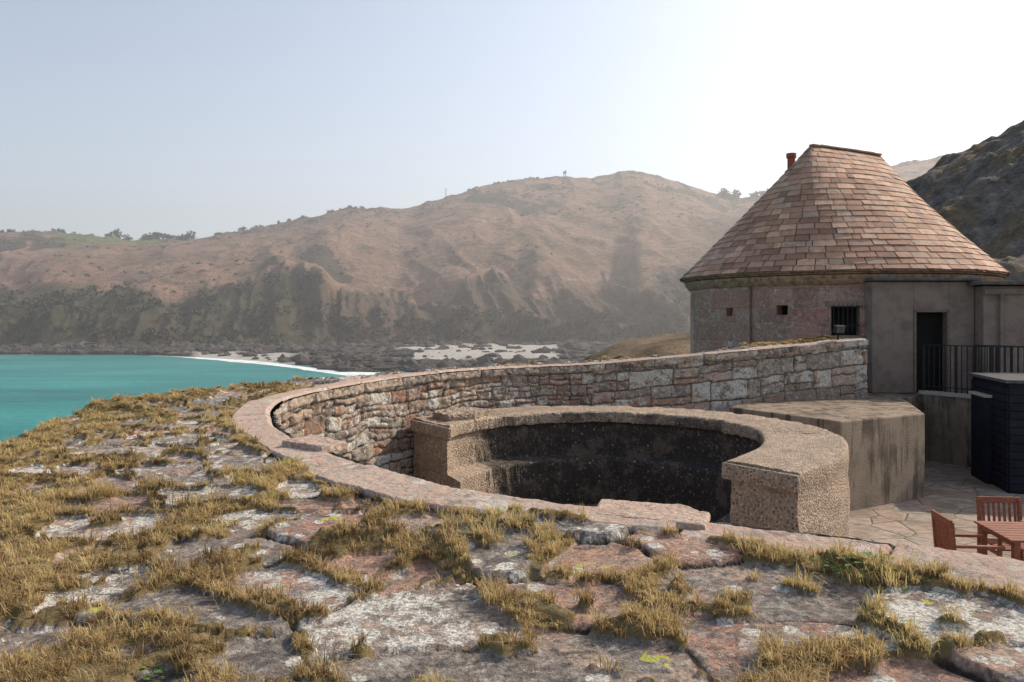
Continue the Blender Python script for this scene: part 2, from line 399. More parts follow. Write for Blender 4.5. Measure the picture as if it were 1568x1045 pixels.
gc=np.clip(tcol+RNG.normal(0,.17,n),0,1)
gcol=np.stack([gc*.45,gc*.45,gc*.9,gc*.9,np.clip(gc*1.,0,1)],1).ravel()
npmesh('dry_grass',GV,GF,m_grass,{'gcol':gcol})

m_leaf=simple('weed_leaf',(.09,.17,.03),.5,.4,40)
Vw=[];Fw=[]
for (cx,cy,cz,k,R0) in [(1.36,3.02,-.95,90,.10),(1.28,3.08,-.96,60,.09),(-1.05,2.3,-1.05,60,.09),(-.95,3.9,-1.03,25,.06)]:
    for i in range(k):
        a=random.uniform(0,6.28);r=R0*random.random()**.7;z=cz+random.uniform(.01,.07)*(1-r/R0*.5)
        x=cx+math.cos(a)*r;y=cy+math.sin(a)*r;l=random.uniform(.014,.03);wv=l*.38
        d=Vector((math.cos(a),math.sin(a),random.uniform(-.3,.7))).normalized();q=d.cross(Vector((0,0,1))).normalized()
        c=Vector((x,y,z));b=len(Vw)
        Vw+=[c,c+d*l*.5+q*wv,c+d*l,c+d*l*.5-q*wv];Fw.append([b,b+1,b+2,b+3])
polys('leafy_weed',Vw,Fw,m_leaf)

# ---------------- gun emplacement ring ----------------
ringz=-1.5;cx,cy=1.25,10.9
inn=[(-.86,11.2),(-.80,11.5)];outr=[(-1.5,12.15),(-1.35,12.45)]
for th in np.linspace(152,-10,90):
    a=math.radians(th);inn.append((cx+2.1*math.cos(a),cy+2.1*math.sin(a)));outr.append((cx+3.06*math.cos(a),cy+3.06*math.sin(a)))
inn+=[(3.15,9.95),(2.9,9.4),(2.6,8.95),(2.28,8.51)];outr+=[(4.16,9.88),(3.86,9.15),(3.4,8.44),(2.81,7.79)]
I=catmull(np.array([(x,y,0,0) for x,y in inn]),5)[:,:2];O=catmull(np.array([(x,y,0,0) for x,y in outr]),5)[:,:2]
sec=[(1,-3.1)]+[(1,z) for z in np.linspace(-2.9,ringz-.04,30)]+[(.995,ringz-.012),(.98,ringz)]+[(f,ringz+.005) for f in np.linspace(.95,.05,24)]+[(.02,ringz),(.004,ringz-.012),(0,ringz-.03),(0,ringz-.1),(0,ringz-.16),(.008,ringz-.178),(.06,ringz-.185),(.08,ringz-.2)]+\
 [(.08,z) for z in np.linspace(ringz-.22,ringz-.68,14)]+[(.06,ringz-.70),(-.16,ringz-.72),(-.22,ringz-.725),(-.24,ringz-.745)]+[(-.24,z) for z in np.linspace(ringz-.78,-3.1,14)]
NR=620
Ir=np.stack([np.interp(np.linspace(0,1,NR),np.linspace(0,1,len(I)),I[:,k]) for k in range(2)],1)
Or=np.stack([np.interp(np.linspace(0,1,NR),np.linspace(0,1,len(O)),O[:,k]) for k in range(2)],1)
f=np.array([q[0] for q in sec]);zz=np.array([q[1] for q in sec])
dm=Ir[:,None,:]+(Or-Ir)[:,None,:]*f[None,:,None]
dirn=(Or-Ir)/np.linalg.norm(Or-Ir,axis=1)[:,None]
aa=np.arange(NR)[:,None]*.027;bb=np.cumsum(np.abs(np.diff(f,prepend=1))+np.abs(np.diff(zz,prepend=-3.1)))[None,:]
nz=.055*fbm(aa*3,bb*3+0*aa,4,120)+.03*fbm(aa*13,bb*13,3,121)
RX=dm[:,:,0]+dirn[:,0:1]*nz;RY=dm[:,:,1]+dirn[:,1:2]*nz;RZ=np.repeat(zz[None],NR,0)+nz*.6
ringV=np.stack([RX,RY,RZ],2)
stain_shade=np.repeat((np.where(f<.001,.6,0)+np.where((f>0)&(f<.09)&(zz<ringz-.1),1.0,0)+np.where(f<-.1,.45,0))[None],NR,0)  # inner faces: stain mask that also carries the painted shade of the pit
stain_shade=stain_shade-.8*ss(.13,.02,np.linspace(0,1,NR))[:,None]
ring=empty('concrete_gun_emplacement')
npmesh('ring_wall',ringV.reshape(-1,3),gridF(NR,len(sec)),m_conc,{'stain_shade':stain_shade},ring,True)
for nm,i,rev in (('ring_end_a',0,0),('ring_end_b',NR-1,1)):
    vs=[tuple(v) for v in ringV[i]];fc=list(range(len(vs)))
    polys(nm,vs,[fc if rev else fc[::-1]],m_conc,ring)
def endlip(nm,a,b,out):
    a=np.array(a);b=np.array(b);d=b-a;L=np.hypot(*d);m=(a+b)/2;rz=math.atan2(d[1],d[0])
    boxes(nm,[(m[0]+out[0],m[1]+out[1],ringz-.1,L+.03,.06,.17,rz)],m_conc,ring,.015)
endlip('end_lip_r',inn[-1],outr[-1],(-.02,-.02));endlip('end_lip_l',inn[0],outr[0],(-.02,-.02))
def rough_block(nm,pts,z0,z1,mat,par,st=.03,bev=.012):
    o=prism(nm,pts,z0,z1,mat,par,bev)
    s=o.modifiers.new('s','SUBSURF');s.subdivision_type='SIMPLE';s.levels=5;s.render_levels=5
    tx=bpy.data.textures.new(nm,'CLOUDS');tx.noise_scale=.09;tx.noise_depth=4
    d=o.modifiers.new('d','DISPLACE');d.texture=tx;d.strength=st;d.mid_level=.5
    return o
rough_block('broken_cap',[(-1.2,12.15),(-.95,11.75),(-.55,12.0),(-.35,12.5),(-.7,12.85),(-1.1,12.6)],ringz-.02,ringz+.1,m_conc,ring,.08)
prism('ring_floor',[(cx+2.2*math.cos(a),cy+2.2*math.sin(a)) for a in np.linspace(0,6.28,40)[:-1]],-3.04,-2.95,m_concd,ring)

cb_=empty('loose_coping_stone')
m_cop=stone_mat('coping_granite',[(.52,.38,.3),(.52,.43,.35)],lich=.35,lsc=7,dark=.5,jw=(-1,-.5),yel=0,bd=.018)
rough_block('slab_a',[(.40,3.84),(.88,3.62),(.96,3.86),(.86,4.02),(.46,4.16)],-.97,-.93,m_cop,cb_,.02)
rough_block('slab_b',[(-1.75,6.05),(-1.38,5.75),(-1.22,5.95),(-1.6,6.35)],-.97,-.91,m_cop,cb_,.03)

# ---------------- courtyard, block, platform ----------------
def paving():
    m=M('courtyard_paving')
    v=m.vor(1.7,'DISTANCE_TO_EDGE');col=m.vor(1.7,'F1',out='Color')
    sp=m.N.new('ShaderNodeSeparateColor');m.L.new(col,sp.inputs[0])
    c=m.ramp(sp.outputs[0],[(0,(.28,.20,.15)),(.35,(.36,.27,.21)),(.7,(.4,.31,.25)),(1,(.30,.26,.22))])
    c=m.mix(m.step(m.noise(6,6,.7),.4,.7),c,(.22,.17,.135))
    c=m.mix(m.step(m.math('ADD',v,m.math('MULTIPLY',m.math('SUBTRACT',m.noise(12),.5),.06)),.0,.025),(.12,.11,.07),c)
    c=m.mix(m.math('MULTIPLY',m.step(m.noise(1.3,6,.7),.48,.6),.55),c,(.14,.12,.08))
    m.color(c);m.bump(m.math('ADD',m.step(v,0,.05),m.noise(20,5)),.02,.7);return m.m
inner=[tuple(q[:2]-nrm(np.array([s]))[0]*-.15) for s,q in zip(np.linspace(0,LEN,60),at(np.linspace(0,LEN,60)))]
cyp=inner+[(9,18),(22,18),(22,-4),(9,-4)]
polys('courtyard_ground',[(x,y,-3.05) for x,y in cyp],[list(range(len(cyp)))[::-1]],paving())
prism('concrete_plinth',[(5.2,12.6),(7.1,13.7),(7.95,16.1),(8.0,16.5),(5.2,16.5),(4.0,14.7)],-3.2,-1.6,m_concd,None,.03)
plat=empty('upper_terrace')
prism('deck',[(7.36,16.75),(8.3,16.55),(8.95,17.5),(9.75,16.0),(12,15.2),(17,15.0),(17,30),(4.4,30),(4.2,17.2)],-3.3,-1.62,m_concd,plat)
polys('deck_edge',*(lambda p:([(x,y,z) for x,y in p for z in (-1.62,-1.54)],[[0,2,3,1],[2,4,5,3],[6,8,9,7],[8,10,11,9],[0,6,8,2][::-1],[1,3,9,7],[3,5,11,9]]))([(8.93,17.5),(9.70,15.98),(12,15.16),(9.12,17.5),(9.86,16.12),(12.1,15.34)]),m_slab,plat)

rl=empty('metal_railing')
def rail(p,q):
    p=np.array(p);q=np.array(q);L=np.hypot(*(q-p));k=max(2,int(L/.12));z0=-1.54
    rz=math.atan2(*(q-p)[::-1]);m=(p+q)/2
    bl=[(m[0],m[1],z0+1.0,L,.045,.02,rz),(m[0],m[1],z0+.1,L,.035,.02,rz)]
    for i in range(k+1):
        c=p+(q-p)*i/k
        w_=.045 if i%6==0 or i==k else .016
        bl.append((c[0],c[1],z0+.5,w_,w_,1.0,rz))
    boxes('rail_run',bl,m_black,rl)
rail((9.02,17.45),(9.78,16.06));rail((9.78,16.06),(12,15.25))
rail((9.95,17.1),(10.55,16.2))

# ---------------- round tower ----------------
tower=empty('round_stone_tower');tcx,tcy,TR=8.75,21.7,3.78
th=np.linspace(-math.pi,math.pi,1150);zv=np.linspace(-3.0,1.06,190)
TH,ZV=np.meshgrid(th,zv,indexing='ij')
E,R=masonry(TH*TR,ZV,.36,.72,44,.15,.02)
d=.014*ss(0,.02,E)+.03*fbm(TH*TR*7,ZV*7,4,45)
op=np.zeros_like(d)
for a,z,w_,h_ in [(-151.4,.2,.2,.2),(-129.1,.23,.26,.2),(-108.1,-.02,.56,.66)]:
    m_=(np.abs((TH-math.radians(a))*TR)<w_/2)&(np.abs(ZV-z)<h_/2);op[m_]=1
rad=TR+d-op*.4
m_=op>0
E=np.where(m_,.0,E)
npmesh('tower_wall',np.stack([tcx+rad*np.cos(TH),tcy+rad*np.sin(TH),ZV],2).reshape(-1,3),gridF(1150,190),m_tow,{'rnd':R,'joint':E},tower,False)
bl=[]
for a,z,w_,h_ in [(-151.4,.2,.24,.24),(-129.1,.23,.3,.24),(-108.1,-.02,.6,.7)]:
    a=math.radians(a);r=TR-.33
    bl.append((tcx+r*math.cos(a),tcy+r*math.sin(a),z,w_,.02,h_,a+math.pi/2))
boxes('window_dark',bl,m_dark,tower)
a=math.radians(-108.1);bl=[]
ux,uy=-math.sin(a),math.cos(a)
for k in range(6):
    o=-.24+.096*k;bl.append((tcx+(TR+.05)*math.cos(a)+ux*o,tcy+(TR+.05)*math.sin(a)+uy*o,.06,.02,.02,.66,a+math.pi/2))
for zq in (-.12,.3): bl.append((tcx+(TR+.05)*math.cos(a),tcy+(TR+.05)*math.sin(a),zq,.6,.025,.025,a+math.pi/2))
boxes('window_grille',bl,m_black,tower)
boxes('lintel',[(tcx+(TR+.01)*math.cos(a),tcy+(TR+.01)*math.sin(a),.38,.85,.1,.12,a+math.pi/2),(tcx+(TR+.01)*math.cos(a),tcy+(TR+.01)*math.sin(a),-.39,.75,.12,.08,a+math.pi/2)],m_annex,tower,.01)
a=math.radians(-141);tube('down_pipe',(tcx+(TR+.05)*math.cos(a),tcy+(TR+.05)*math.sin(a),-2.9),(tcx+(TR+.05)*math.cos(a),tcy+(TR+.05)*math.sin(a),.95),.022,m_pipe,tower)
def ringprof(nm,prof,mat,par,n=160):
    V=[];m=len(prof)
    for i in range(n):
        a=2*math.pi*i/n
        for r,z in prof: V.append((tcx+r*math.cos(a),tcy+r*math.sin(a),z))
    F=[[i*m+j,((i+1)%n)*m+j,((i+1)%n)*m+(j+1)%m,i*m+(j+1)%m] for i in range(n) for j in range(m)]
    return polys(nm,V,F,mat,par)
ringprof('cornice',[(3.7,.80),(3.83,.82),(3.90,.90),(3.95,.98),(3.95,1.03),(3.7,1.04)],m_eave,tower)
ringprof('eave_board',[(3.72,1.045),(3.99,1.05),(4.02,1.08),(3.98,1.12),(3.72,1.11)],m_eave,tower)
ze,zt=1.12,4.62
rA=np.array([7.9,21.05]);rB=np.array([10.3,22.3]);rd=(rB-rA)/np.linalg.norm(rB-rA);rL=np.linalg.norm(rB-rA)
def roofpt(a,h,off=0):
    B=np.array([tcx+4.10*math.cos(a),tcy+4.10*math.sin(a)])
    q=np.clip(.5+.62*(math.cos(a)*rd[0]+math.sin(a)*rd[1]),0,1)
    Tp=rA+(rB-rA)*q
    p=Tp+(B-Tp)*h
    z=zt+(ze-zt)*(h+.012*math.sin(math.pi*h))
    o=np.array([math.cos(a),math.sin(a)])*off*.68
    return (p[0]+o[0],p[1]+o[1],z+off*.72)
V=[];F=[];tr=[]
NC=22
for c in range(NC):
    h0=(c)/NC;h1=(c+1.2)/NC
    if c==NC-1:h1=1.0
    per=2*math.pi*(.35+3.7*(h0+h1)/2)+ 2*rL*(1-h0)
    nt=max(9,int(per/.38));off=random.random()
    aa_=np.linspace(0,2*math.pi,400);pts=np.array([roofpt(q,(h0+h1)/2) for q in aa_]);L=np.concatenate([[0],np.cumsum(np.linalg.norm(np.diff(pts,axis=0),axis=1))])
    cuts=np.sort((np.arange(nt)+off+RNG.uniform(-.36,.36,nt))/nt%1)*L[-1];an_=np.interp(cuts,L,aa_)
    for i in range(nt):
        a0=an_[i];a1=an_[(i+1)%nt]
        if a1<=a0:a1+=2*math.pi
        ga=min((a1-a0)*.03,.004);a0+=ga;a1-=ga
        lift=.02+random.uniform(-.006,.012);hh=h1-random.uniform(0,.12)/NC
        n0=2+int((a1-a0)>.2)*2
        rv=random.random();sk=random.uniform(-.05,.05)/NC
        for s_ in range(n0):
            b0_=a0+(a1-a0)*s_/n0;b1_=a0+(a1-a0)*(s_+1)/n0;b=len(V)
            ha=hh+sk*(s_/n0-.5);hb=hh+sk*((s_+1)/n0-.5)
            V+= [roofpt(b0_,h0,.004),roofpt(b1_,h0,.004),roofpt(b1_,hb,lift),roofpt(b0_,ha,lift),roofpt(b1_,hb,lift-.02),roofpt(b0_,ha,lift-.02)]
            F+= [[b,b+3,b+2,b+1],[b+3,b+5,b+4,b+2]];tr+=[rv]*6
def tilemat():
    m=M('stone_roof_tiles');r=m.attr('rnd')
    x=m.math('ADD',r,m.math('MULTIPLY',m.math('SUBTRACT',m.noise(1.3,4),.5),.9))
    c=m.ramp(x,[(0,(.24,.13,.09)),(.25,(.37,.20,.13)),(.5,(.46,.255,.17)),(.75,(.38,.265,.195)),(.95,(.58,.35,.235))])
    c=m.mix(m.math('MULTIPLY',m.step(m.noise(7,7,.75),.47,.66),.65),c,(.16,.12,.095))
    c=m.mix(m.math('MULTIPLY',m.step(m.noise(14,6,.75),.58,.68),.7),c,(.5,.42,.31))
    c=m.mix(m.math('MULTIPLY',m.step(m.noise(1.7,6,.7),.58,.68),.6),c,(.36,.24,.09))
    m.color(c);m.b.inputs['Roughness'].default_value=.75;m.bump(m.noise(25,6,.7),.022,.95);return m.m
m_tile=tilemat()
npmesh('roof_tiles',V,F,m_tile,{'rnd':tr},tower)
V=[];na=120
for k in range(13):
    for i in range(na): V.append(roofpt(2*math.pi*i/na,k/12,-.03))
F=[[k*na+i,(k+1)*na+i,(k+1)*na+(i+1)%na,k*na+(i+1)%na] for k in range(12) for i in range(na)]
polys('roof_deck',V,F,m_eave,tower)
bl=[]
for k in range(9):
    c=rA+(rB-rA)*(k+.5)/9;bl.append((c[0],c[1],zt+.01+random.uniform(-.008,.008),rL/9-.012,.16,.06,math.atan2(rd[1],rd[0])))
boxes('ridge_tiles',bl,m_tile,tower,.015)
tube('chimney_pot',(7.68,21.9,3.6),(7.68,21.9,4.52),.105,m_pot,tower,16);tube('chimney_rim',(7.68,21.9,4.46),(7.68,21.9,4.58),.135,m_pot,tower,16)

# ---------------- annex ----------------
ax=empty('concrete_annex')
boxes('annex_walls',[(8.42,18.6,-.38,.92,2.0,2.46),(9.94,18.6,-.38,.56,2.0,2.46),(9.27,18.6,.535,.78,2.0,.63),(12.25,19.2,-.44,4.02,3.8,2.36)],m_annex,ax,.012)
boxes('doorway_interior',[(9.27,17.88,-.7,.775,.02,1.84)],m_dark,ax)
boxes('door_leaf',[(8.94,17.78,-.7,.16,.04,1.8)],m_timber,ax)
boxes('door_frame',[(8.905,17.63,-.7,.05,.1,1.84),(9.635,17.63,-.7,.05,.1,1.84),(9.27,17.63,.2,.72,.1,.05)],m_timber,ax)
boxes('flat_roof',[(9.1,18.5,.90,2.35,2.1,.07),(12.2,19.1,.80,4.3,4.1,.08)],m_lead,ax,.01)
boxes('fascia_band',[(12.24,17.27,.62,4.0,.06,.12),(10.6,17.26,-.5,.06,.07,2.2)],m_annex,ax)

# ---------------- black shed ----------------
sh=empty('black_clad_shed')
a=-math.radians(14);SX=10.15
boxes('shed_body',[(SX,14.7,-2.08,2.4,2.0,1.94,a)],m_navy,sh,.01)
ca,sa=math.cos(a),math.sin(a)
def loc(x,y): return (SX+x*ca-y*sa,14.7+x*sa+y*ca)
bl=[]
for k in range(13):
    z=-2.95+k*.142
    x,y=loc(0,-1.012);bl.append((x,y,z,2.38,.03,.125,a))
    x,y=loc(-1.212,0);bl.append((x,y,z,.03,1.98,.125,a))
boxes('shed_boards',bl,m_navy,sh,.006)
x,y=loc(0,0);boxes('shed_roof',[(x,y,-1.08,2.55,2.15,.06,a)],m_lead,sh,.01)
x,y=loc(-.55,-1.05);tube('door_knob',(x,y-.03,-1.9),(x,y+.05,-1.9),.03,m_slab,sh)
boxes('shed_sidebox',[(9.15,15.2,-2.25,.45,.9,1.6,a)],m_navy,sh,.01)
boxes('shed_sidebox_lid',[(9.15,15.2,-1.42,.52,.98,.05,a)],m_slab,sh,.01)

fl=empty('floodlight')
boxes('lamp_body',[(6.72,16.35,-.19,.22,.1,.16,.2,.3)],m_black,fl,.01);boxes('lamp_bracket',[(6.72,16.42,-.33,.03,.03,.16)],m_black,fl)
polys('lamp_glass',[(6.63,16.285,-.26),(6.81,16.32,-.26),(6.81,16.275,-.14),(6.63,16.24,-.14)],[[0,1,2,3]],m_lead,fl)

# ---------------- table and chairs ----------------
def table(cx,cy,rz):
    e=empty('wooden_table');bl=[];ca,sa=math.cos(rz),math.sin(rz)
    L=lambda x,y:(cx+x*ca-y*sa,cy+x*sa+y*ca)
    for k in range(8):
        x,y=L(0,-.36+k*.103);bl.append((x,y,-2.3,1.25,.09,.025,rz))
    for sx in (-.55,.55):
        x,y=L(sx,0);bl.append((x,y,-2.34,.06,.78,.05,rz))
        for sy in (-.34,.34):
            x,y=L(sx,sy);bl.append((x,y,-2.69,.06,.06,.7,rz))
    boxes('table_parts',bl,m_wood,e,.005)
def chair(cx,cy,rz):
    e=empty('wooden_chair');bl=[];ca,sa=math.cos(rz),math.sin(rz);z0=-3.05
    L=lambda x,y:(cx+x*ca-y*sa,cy+x*sa+y*ca)
    for k in range(6):
        x,y=L(0,-.2+k*.08);bl.append((x,y,z0+.44,.46,.065,.022,rz))
    for sx in (-.23,.23):
        x,y=L(sx,.24);bl.append((x,y,z0+.45,.04,.045,.92,rz,-.08))
        x,y=L(sx,-.2);bl.append((x,y,z0+.22,.04,.045,.44,rz))
        x,y=L(sx,0);bl.append((x,y,z0+.66,.05,.5,.03,rz))
        x,y=L(sx,-.2);bl.append((x,y,z0+.55,.035,.035,.22,rz))
        x,y=L(sx,0);bl.append((x,y,z0+.38,.03,.46,.04,rz))
    x,y=L(0,.285);bl.append((x,y,z0+.90,.5,.03,.07,rz,-.1))
    x,y=L(0,.25);bl.append((x,y,z0+.52,.44,.025,.05,rz,-.1))
    for k in range(7):
        x,y=L(-.18+k*.06,.265);bl.append((x,y,z0+.71,.03,.015,.36,rz,-.1))
    boxes('chair_frame',bl,m_wood,e,.004)
table(5.85,8.62,-.1);chair(5.8,9.25,-.08);chair(4.95,8.62,1.45);chair(6.6,9.3,-.15)

# ---------------- near hill behind the fort ----------------
def rockmat():
    m=M('headland_heath')
    n=m.noise(.35,8,.7)
    c=m.ramp(n,[(.3,(.08,.065,.035)),(.45,(.2,.145,.085)),(.58,(.3,.21,.13)),(.72,(.15,.125,.06))])
    rk_=m.ramp(m.noise(.9,9,.78),[(.34,(.06,.05,.043)),(.5,(.19,.16,.135)),(.62,(.30,.255,.215)),(.74,(.42,.37,.32))])
    rk_=m.mix(m.step(m.noise(.2,8,.75),.48,.56),rk_,m.ramp(m.noise(2,5,.7),[(.35,(.13,.09,.055)),(.65,(.28,.20,.125))]))
    c=m.mix(m.attr('rock'),c,rk_)
    m.color(c);m.bump(m.math('ADD',m.noise(.8,8,.75),m.noise(3,6,.7)),.6,.9);return m.m
gx=np.linspace(-14,120,560);gy=np.concatenate([np.linspace(18,110,400),np.linspace(112,330,40)])
GX,GY=np.meshgrid(gx,gy,indexing='ij')
zx=np.interp(GX,[-14,-2,2.5,4,6.4,9,20,30,36,45,70,120],[-19,-14,-4,-2.1,-1.2,-.75,.5,6.5,11.2,16.6,30,48])
end=np.interp(GX,[10,32],[38,70])
f_=np.clip((GY-22)/(end-22),0,1);f_=f_*f_*(3-2*f_)
HZ=-3.2+(zx+3.2)*f_
HZ=np.where(GX<4,np.minimum(HZ,np.interp(GX,[-14,-2,4],[-21,-14,-2.1])+0*HZ),HZ)
HZ=HZ-ss(75,150,GY)*(HZ+24)-ss(42,80,GY)*8*ss(27,15,GX)
rk=ss(23,30,GX)
HZ=HZ+(ridged(GX/11,GY/11,5,500)-.62)*4.2*rk*ss(-.1,.6,f_)+fbm(GX/3,GY/3,4,510)*.6*f_+np.abs(fbm(GX/2.2,GY/2.2,3,515))*1.8*rk
npmesh('headland_hill',np.stack([GX,GY,HZ],2).reshape(-1,3),gridF(*GX.shape),rockmat(),{'rock':rk},None,True)

# ---------------- far hills ----------------
pxs=lambda l:(np.array([(a-784)/1220 for a,b in l]),np.array([b for a,b in l],float))
rid=pxs([(-500,345),(-200,350),(0,355),(60,354),(110,357),(165,364),(215,371),(260,366),(300,367),(370,354),(430,342),(490,330),(530,319),(600,318),(620,320),(680,303),(740,284),(790,274),(850,271),(920,272),(950,262),(990,265),(1040,279),(1090,295),(1120,304),(1165,301),(1250,285),(1365,252),(1440,241),(1520,217),(1568,202),(1800,190),(2200,190)])
brk=pxs([(-500,480),(0,470),(100,462),(250,450),(350,440),(450,425),(490,424),(512,452),(560,448),(620,462),(700,452),(765,418),(800,452),(860,452),(930,432),(965,460),(1040,425),(1100,410),(1568,380),(2200,380)])
yb_=pxs([(-500,500),(0,500),(250,510),(450,560),(505,520),(600,590),(700,570),(760,625),(820,570),(940,620),(975,560),(1040,600),(1568,540),(2200,540)])
yr_=pxs([(-500,800),(0,800),(300,820),(530,850),(800,900),(1100,900),(1365,780),(1568,740),(2200,740)])
yf_=pxs([(-500,440),(0,432),(200,432),(400,450),(500,480),(800,520),(1000,500),(1568,440),(2200,440)])
ys_=pxs([(-500,415),(0,412),(200,408),(300,380),(400,338),(465,298),(520,270),(900,240),(2200,240)])
us=np.linspace(-1.05,1.15,1300)
sm=lambda a:np.convolve(np.pad(a,6,'edge'),np.hanning(15)[1:-1]/np.hanning(15).sum(),'valid')
rz_,bz_=[sm(np.interp(us,*q)) for q in (rid,brk)]
Yb,Yr,Yf,Ys=[sm(sm(np.interp(us,*q))) for q in (yb_,yr_,yf_,ys_)]
Zr=(490-rz_)/1220*Yr;Zb=(490-bz_)/1220*Yb;Zf=np.full_like(Zr,-15.)
seg=[];zs=[];lv=[]
for (a,b,za,zb,nn,sh_) in [(Ys,Yf,np.full_like(Zr,-18.3),Zf,40,1),(Yf,Yb,Zf,Zb,110,.8),(Yb,Yr,Zb,Zr,190,.93),(Yr,Yr+350,Zr,Zr-60,20,1.5)]:
    q=np.linspace(0,1,nn,endpoint=False)[None,:]
    seg.append(a[:,None]+(b-a)[:,None]*q);zs.append(za[:,None]+(zb-za)[:,None]*q**sh_);lv.append(np.repeat(q,len(us),0)+len(lv))
FY=np.concatenate(seg,1);FZ=np.concatenate(zs,1);LV=np.concatenate(lv,1)
FX=us[:,None]*FY
amp=ss(1.7,2.15,LV)*(1-.92*ss(2.5,2.95,LV))
wxp=FX+50*fbm(FX/110,FY/110,3,600)+.45*FY;wyp=FY+30*fbm(FX/90,FY/90,3,610)
g=ridged(wxp/150,wyp/320,4,620)-.6
FZ=FZ+amp*(g*30+fbm(FX/60,FY/60,4,630)*12)+ss(1,1.1,LV)*(fbm(FX/10,FY/10,4,640)*2.4)
crag=ss(2.70,2.86,LV)*(1-ss(2.98,3.03,LV))
FZ=FZ+crag*np.clip(ridged(FX/26,FY/26,4,642)-.68,0,1)*12
ca_=ss(1.0,1.25,LV)*(1-ss(1.95,2.12,LV))
wc=FX+10*fbm(FX/30,FY/30,3,645)+.25*FY
FZ=FZ+ca_*((ridged(wc/42,FY/150,5,655)-.6)*30+(ridged(wc/13,FY/50,3,656)-.6)*8)
FZ=FZ+ss(.1,.5,LV)*(1-ss(1,1.2,LV))*fbm(FX/14,FY/14,3,650)*3
px_u=FX/FY*1220+784
cliff=1-ss(1.90,2.08,LV+.5*fbm(FX/60,FY/60,5,660)*ss(1,1.5,LV))
green=ss(640,400,px_u+200*fbm(FX/50,FY/50,3,665))
gul=ss(.02,-.2,g+.12*fbm(FX/20,FY/20,4,670))*ss(2.0,2.1,LV)*(1-ss(2.8,2.97,LV))
crk=crag*ss(.66,.76,ridged(FX/26,FY/26,4,642))
beach=(1-ss(.85,1.03,LV))
shing=beach*ss(590,630,px_u)*(1-ss(840,880,px_u))*ss(.28,.42,LV)
shing=np.maximum(shing,beach*ss(285,310,px_u)*(1-ss(420,490,px_u))*(1-ss(.5,.7,LV+.3*fbm(FX/25,FY/25,3,690))))
def hillmat():
    m=M('coastal_heath')
    n=m.noise(.012,9,.7,dist=.6);n2=m.noise(.05,8,.75);n3=m.noise(.25,6,.75);n4=m.noise(.025,9,.75,dist=1)
    c=m.ramp(n,[(.32,(.17,.13,.07)),(.44,(.30,.18,.125)),(.55,(.40,.235,.17)),(.68,(.28,.195,.125))])
    c=m.mix(m.math('MULTIPLY',m.step(n4,.50,.60),.6),c,(.16,.115,.07))
    c=m.mix(m.math('MULTIPLY',m.step(n2,.52,.59),.6),c,(.085,.072,.043))
    c=m.mix(m.math('MULTIPLY',m.step(n3,.5,.60),.5),c,(.085,.065,.04))
    c=m.mix(m.math('MULTIPLY',m.step(m.noise(.09,7,.75),.60,.66),.5),c,(.44,.31,.23))
    gl=m.step(m.math('ADD',m.attr('gul'),m.math('MULTIPLY',m.math('SUBTRACT',m.noise(.12,6,.75),.5),1.4)),.45,.65)
    c=m.mix(m.math('MULTIPLY',gl,.85),c,(.05,.05,.03))
    c=m.mix(m.math('MULTIPLY',m.attr('crk'),m.step(n3,.4,.55)),c,(.07,.062,.055))
    nn=m.noise(.1,8,.78)
    rg=m.ramp(nn,[(.3,(.02,.028,.014)),(.44,(.045,.052,.024)),(.56,(.12,.09,.052)),(.66,(.05,.056,.026)),(.8,(.22,.16,.105))])
    rb=m.ramp(nn,[(.3,(.035,.028,.02)),(.44,(.09,.067,.047)),(.54,(.17,.115,.08)),(.62,(.08,.066,.04)),(.74,(.30,.215,.16))])
    rg=m.mix(m.attr('green'),rb,rg)
    c=m.mix(m.attr('cliff'),c,rg)
    c=m.mix(m.attr('field'),c,m.ramp(n2,[(.3,(.12,.18,.05)),(.7,(.2,.22,.08))]))
    bc=m.ramp(m.noise(.5,7,.75),[(.35,(.02,.018,.016)),(.55,(.07,.062,.052)),(.7,(.2,.18,.15))])
    c=m.mix(m.attr('beach'),c,bc)
    c=m.mix(m.math('MULTIPLY',m.attr('shingle'),m.step(m.noise(.12,6,.7),.3,.4)),c,(.66,.61,.55))
    c=m.mix(m.math('MULTIPLY',m.attr('path'),m.step(m.noise(.08,4,.7),.4,.6)),c,(.46,.37,.29))
    m.color(c);m.bump(m.math('ADD',m.noise(.15,7,.75),m.math('MULTIPLY',n3,.8)),4.5,1);return m.m
field=ss(2.72,2.86,LV)*(1-ss(2.97,3.0,LV))*ss(60,110,px_u)*(1-ss(230,270,px_u))
pl=LV-(2.06+.10*fbm(FX/70,FX*0,3,700))
path=.8*np.exp(-(pl/.006)**2)*ss(500,530,px_u)
pl2=LV-(2.55+.5*fbm(FX/140,FX*0,3,710));path=np.maximum(path,.7*np.exp(-(pl2/.005)**2)*ss(560,640,px_u))
npmesh('coastal_hills',np.stack([FX,FY,FZ],2).reshape(-1,3),gridF(*FX.shape),hillmat(),{'cliff':cliff,'beach':beach,'shingle':shing,'field':field,'path':path,'gul':gul,'green':green,'crk':crk},None,True)
def groundz(u,lv):
    i=np.argmin(np.abs(us-u));j=np.argmin(np.abs(LV[i]-lv));return FX[i,j],FY[i,j],FZ[i,j]

